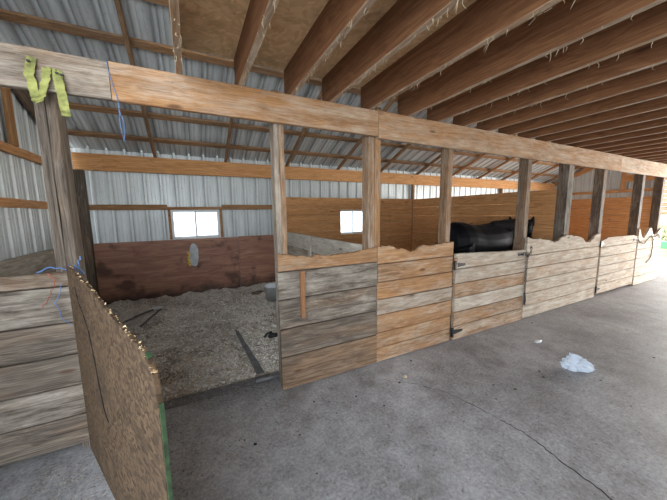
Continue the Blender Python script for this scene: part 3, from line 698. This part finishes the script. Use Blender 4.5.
# bucket
def revolve(b, prof, n=28):
    vs = [(rr_*math.cos(2*math.pi*k/n), rr_*math.sin(2*math.pi*k/n), z) for rr_, z in prof for k in range(n)]
    b.add(vs, [(i*n+k, i*n+(k+1) % n, (i+1)*n+(k+1) % n, (i+1)*n+k) for i in range(len(prof)-1) for k in range(n)])
e = empty('bucket', (1.165, 2.42, bh(1.165, 2.42)-.004), 0, 'white plastic bucket in the bedding behind the entrance post', 'bucket')
b = MB(); revolve(b, [(.001, .004), (.105, .004), (.108, 0), (.135, .235), (.143, .235), (.143, .25), (.136, .25), (.130, .24), (.103, .012), (.001, .012)]); b.build('shell', M['bucket'], e, True)
b = MB(); b.tube([(.142*math.cos(a), .03*math.sin(a)-.06*math.sin(a), .22-.13*math.sin(a)) for a in [k*math.pi/14 for k in range(15)]], .003, 6); b.build('handle', M['black'], e, True)
def lump(b, r_, sx, sy, sz, seed, amp=.3, sub=3):
    bm = bmesh.new(); bmesh.ops.create_icosphere(bm, subdivisions=sub, radius=1)
    vs = []
    for v in bm.verts:
        n = 1+amp*noise.noise(v.co*1.7+Vector((seed, 0, 0)))+amp*.5*noise.noise(v.co*4+Vector((seed, 3, 0)))
        p = v.co*n; vs.append((p.x*sx*r_, p.y*sy*r_, max(0, p.z*sz*r_+sz*r_*.6)))
    fs = [tuple(v.index for v in f.verts) for f in bm.faces]; bm.free(); b.add(vs, fs)
small('hoof_boot', 'black', 'black rubber lump lying in the bedding beside the entrance post', 'rubber lump', lambda b: (lump(b, .05, 1.2, .9, .6, 2), b.tube([(-.11, .0, .02), (-.07, .03, .045), (-.01, .02, .06)], .012, 8)), (.80, 1.02, bh(.8, 1.02)-.005))
small('paper_scrap', 'bucket', 'small white scrap lying by the back left of the bedding', 'scrap', lambda b: lump(b, .07, 1.3, .7, .35, 6, .4), (-.56, 2.76, bh(-.56, 2.76)))
small('black_hose', 'mat', 'dark curved hose half buried at the left of the bedding', 'hose', lambda b: (b.tube(wob([(-.95, 2.25, .06), (-.75, 2.55, .07), (-.6, 2.68, .08)], 5, .006), .014, 8), b.tube(wob([(-.68, 2.05, .06), (-.60, 2.35, .075), (-.50, 2.66, .08)], 5, .006), .013, 8)), (0, 0, .01))
small('pipe', 'mat', 'dark pipe lying across the stall entrance by the thin post', 'pipe', lambda b: b.tube([(.42, .165, .035), (.53, .16, .036), (.66, .15, .036)], .017, 10), (0, 0, 0))
small('manure_pile', 'rope', 'dark clump on the bedding near the far corner of the plywood', 'manure', lambda b: (lump(b, .08, 1.6, .7, .4, 3), ), (1.0, 2.85, bh(1.0, 2.85)))
# crumpled bag in the aisle
def bagf(b):
    bm = bmesh.new(); bmesh.ops.create_icosphere(bm, subdivisions=4, radius=1); vs = []
    for v in bm.verts:
        c = v.co; q = c.copy(); n = 1-.55*abs(noise.noise(q*1.9+Vector((4, 1, 0))))-.35*abs(noise.noise(q*3.6+Vector((1, 5, 2))))+.10*noise.noise(q*9)
        p = c*n; k = .5+.5*p.x; vs.append((p.x*.15, p.y*(.045+.045*k), max(.0, p.z*(.06+.07*(1-abs(p.x+.3)))+.05)))
    fs = [tuple(v.index for v in f.verts) for f in bm.faces]; bm.free(); b.add(vs, fs)
o = small('plastic_bag', 'bag', 'crumpled clear plastic bag lying on the concrete aisle', 'bag', bagf, (3.17, -1.03, 0), False); o.rotation_euler = (0, 0, -.9)
small('plastic_scrap', 'bucket', 'tiny pale scrap on the concrete near the first stall door', 'scrap', lambda b: lump(b, .03, 1.8, .8, .3, 8, .5), (3.48, -.53, 0))
small('pebble', 'flake', 'tan pebble on the concrete in front of the brown stall front', 'pebble', lambda b: lump(b, .014, 1.3, 1, .8, 9), (1.66, -.36, 0))
for ob in COL.objects:
    if ob.name == 'pebble':
        for dd in ob.data.color_attributes['tone'].data: dd.color = (.5, .4, .27, 1)

# ------------------------------------------------------------------ horse
HX, HY = 3.75, .60
def loft(b, secs, n=20):
    """secs: (center, ry, rz, dir) ellipse rings"""
    vs = []
    for c, ry, rz, d in secs:
        c = Vector(c); c.x = c.x if c.x > 4.3 else 4.3-(4.3-c.x)*.87; d = Vector(d).normalized(); side = d.cross(Vector((0, 0, 1))).normalized(); up = side.cross(d).normalized()
        for k in range(n):
            a = 2*math.pi*k/n; vs.append(c+side*math.cos(a)*ry+up*math.sin(a)*rz)
    m_ = len(secs); fs = [(i*n+k, i*n+(k+1) % n, (i+1)*n+(k+1) % n, (i+1)*n+k) for i in range(m_-1) for k in range(n)]
    fs += [tuple(range(n-1, -1, -1)), tuple((m_-1)*n+k for k in range(n))]; b.add(vs, fs)
b = MB(); X = (1, 0, 0)
loft(b, [((2.98, .56, 1.06), .06, .10, X), ((3.03, .56, 1.08), .19, .22, X), ((3.16, .56, 1.075), .27, .285, X), ((3.34, .56, 1.05), .295, .305, X), ((3.55, .56, 1.01), .29, .30, X), ((3.80, .55, .99), .295, .315, X),
         ((4.02, .54, 1.0), .285, .325, X), ((4.20, .53, 1.01), .25, .315, X), ((4.34, .51, 1.02), .20, .27, (1, -.1, 0)), ((4.43, .50, 1.03), .10, .14, (1, -.1, 0))])
ND = (1, -.25, .22)
loft(b, [((4.05, .53, 1.13), .15, .20, (1, 0, .1)), ((4.22, .50, 1.16), .125, .20, ND), ((4.38, .45, 1.20), .10, .175, ND), ((4.50, .40, 1.235), .085, .145, ND), ((4.60, .36, 1.26), .078, .12, ND), ((4.66, .34, 1.25), .06, .08, ND)])
HD = (1, .1, -.95)
loft(b, [((4.58, .36, 1.335), .07, .07, HD), ((4.62, .36, 1.29), .11, .115, HD), ((4.66, .36, 1.20), .115, .13, HD), ((4.73, .38, 1.10), .085, .105, HD), ((4.81, .385, 1.00), .063, .08, HD), ((4.88, .39, .92), .058, .066, HD), ((4.92, .39, .875), .045, .05, HD)])
for sx, sy in ((4.24, .40), (4.24, .66)):
    b.tube([(sx, sy, 1.0), (sx+.02, sy, .80), (sx+.03, sy, .62), (sx+.02, sy, .44), (sx+.02, sy, .40), (sx+.02, sy, .22), (sx+.02, sy, .14), (sx+.05, sy, .08), (sx+.06, sy, .045)], [.11, .10, .07, .05, .048, .034, .040, .042, .05], 12)
for sx, sy in ((3.30, .42), (3.30, .70)):
    b.tube([(sx, sy, 1.05), (sx+.06, sy, .85), (sx+.09, sy, .72), (sx-.02, sy, .58), (sx-.09, sy, .47), (sx-.08, sy, .40), (sx-.05, sy, .22), (sx-.04, sy, .14), (sx-.01, sy, .08), (sx+.01, sy, .045)], [.17, .15, .11, .075, .055, .050, .036, .042, .042, .05], 12)
# ears, pricked and turned with the head
for (cx_, cy_, lean) in ((4.475, .455, .03), (4.715, .285, -.02)):
    b.tube([(cx_+.01, cy_, 1.27), (cx_, cy_, 1.33), (cx_-.008, cy_+lean*.5, 1.375), (cx_-.015, cy_+lean, 1.41), (cx_-.018, cy_+lean, 1.435)], [.030, .034, .028, .015, .004], 10)
hb = b.build('horse', M['horse'], None, True)
md = hb.modifiers.new('weld', 'REMESH'); md.mode = 'VOXEL'; md.voxel_size = .013; md.use_smooth_shade = True
md = hb.modifiers.new('soft', 'SMOOTH'); md.factor = .6; md.iterations = 5
tag(hb, 'black horse standing in the stall behind the first stall door', 'horse')
hb.location = (0, 0, 0)
b = MB(); rr = random.Random(9)
for k in range(90):
    f = k/90; x = 4.06+f*.44; zc = 1.335+f*.04+.012; yc = .53-f*.15; L = rr.uniform(.12, .22)
    b.tube([(x, yc, zc-.01), (x+.01, yc-.04, zc+.006), (x+rr.uniform(-.02, .02), yc-.10, zc-.06), (x+rr.uniform(-.03, .03), yc-.12, zc-L)], [.006, .007, .005, .001], 5)
b.build('mane', M['hair'], hb, True)
b = MB()
for k in range(70):
    a = rr.uniform(0, 6.28); q = rr.uniform(0, .03)
    b.tube([(3.18, .56, 1.24), (3.12+q*math.cos(a), .56+q*math.sin(a), 1.18), (3.10+1.2*q*math.cos(a), .56+2*q*math.sin(a), .9), (3.10+q*math.cos(a), .56+2*q*math.sin(a), .45+rr.uniform(-.08, .1))], [.012, .010, .008, .002], 5)
b.build('tail', M['hair'], hb, True)
for sx, sy in ((4.30, .40), (4.30, .66), (3.31, .42), (3.31, .70)):
    b = MB()
    revolve_pts = [(.062, 0), (.052, .05), (.045, .07)]
    n = 16; vs = [(sx+rr_*math.cos(2*math.pi*k/n)*1.15, sy+rr_*math.sin(2*math.pi*k/n), z) for rr_, z in revolve_pts for k in range(n)]
    b.add(vs, [(i*n+k, i*n+(k+1) % n, (i+1)*n+(k+1) % n, (i+1)*n+k) for i in range(2) for k in range(n)]+[tuple(range(n-1, -1, -1)), tuple(2*n+k for k in range(n))])
    b.build('hoof', M['hair'], hb, True)
# pale rail piece on the tall partition
b = MB(); b.board(2.05, 2.5, -.008, .008, 1.60, 1.625, (.5, .3, .95)); tag(b.build('batten', M['wood'], None, False, (5.035, 0, 0), INTO), 'thin white batten on the tall orange partition left of the horse', 'batten')

# ------------------------------------------------------------------ outside the end door
e = empty('rail_fence', (15.5, 1.6, -.03), math.pi/2, 'pale wooden rail fence outside the barn end opening', 'fence')
for k in range(4): b = MB(); b.board(0, 1.5, -.05, .05, -.05, .05, T(.2, .8)); b.build('fence_post', M['wood'], e, False, (-2.2+k*1.5, 0, 0), UP)
for z in (.55, .85): b = MB(); b.board(-2.4, 3.4, -.02, .02, z, z+.12, T(.2, .8)); b.build('rail', M['wood'], e, False, (0, .07, 0))
b = MB()
for k in range(14): b.board(-5, 5, -.02, .02, .1+k*.22, .1+k*.22+.21, T(.0, .35))
tag(b.build('plank_shed', M['wood'], None, False, (22, 3.5, 1.1), INTO), 'sunlit yellow plank wall of a shed beyond the rail fence', 'shed')
b = MB(); rr = random.Random(3)
for k in range(2600):
    a, c_, q = rr.uniform(0, 6.28), rr.uniform(-1, 1), rr.random()**.4
    s_ = math.sqrt(1-c_*c_); x, y, z = .6*q*s_*math.cos(a), 2.4*q*s_*math.sin(a), .40+.42*q*c_
    L = .07; b.add([(x, y, z), (x+rr.uniform(-L, L), y+rr.uniform(-L, L), z+rr.uniform(-L, L)), (x+rr.uniform(-L, L), y+rr.uniform(-L, L), z+rr.uniform(-L, L))], [(0, 1, 2)])
tag(b.build('bush', M['leaf'], None, False, (18.5, 2.3, .0)), 'dark green bush outside beyond the rail fence', 'bush')
b = MB(); b.board(-2, 2, -.15, .15, 0, .28, (0, 0, 0)); tag(b.build('feed_trough', M['band'], None, False, (16.6, 2.0, -.03), INTO), 'bright green low trough on the grass outside', 'trough')

GROUPS = dict(floor_joist='joists of the loft above the aisle', rafter='rafters of the metal roof', purlin='purlins under the metal roof', stall_post='posts along the stall row',
              plank_barrier='plank barriers of the stall row', stall_door='plank doors of the stall row', wall_girt='girts on the siding', wall_stud='studs on the siding',
              plank_lining='plank linings of the stalls', plank_partition='partitions between the stalls', plywood_panel='plywood lining of the empty stall',
              front_beam='beams along the stall row', baling_twine='bits of baling twine')
for o in COL.objects:
    k = o.name.split('.')[0]
    if o.parent is None and k in GROUPS: o['group'] = GROUPS[k]
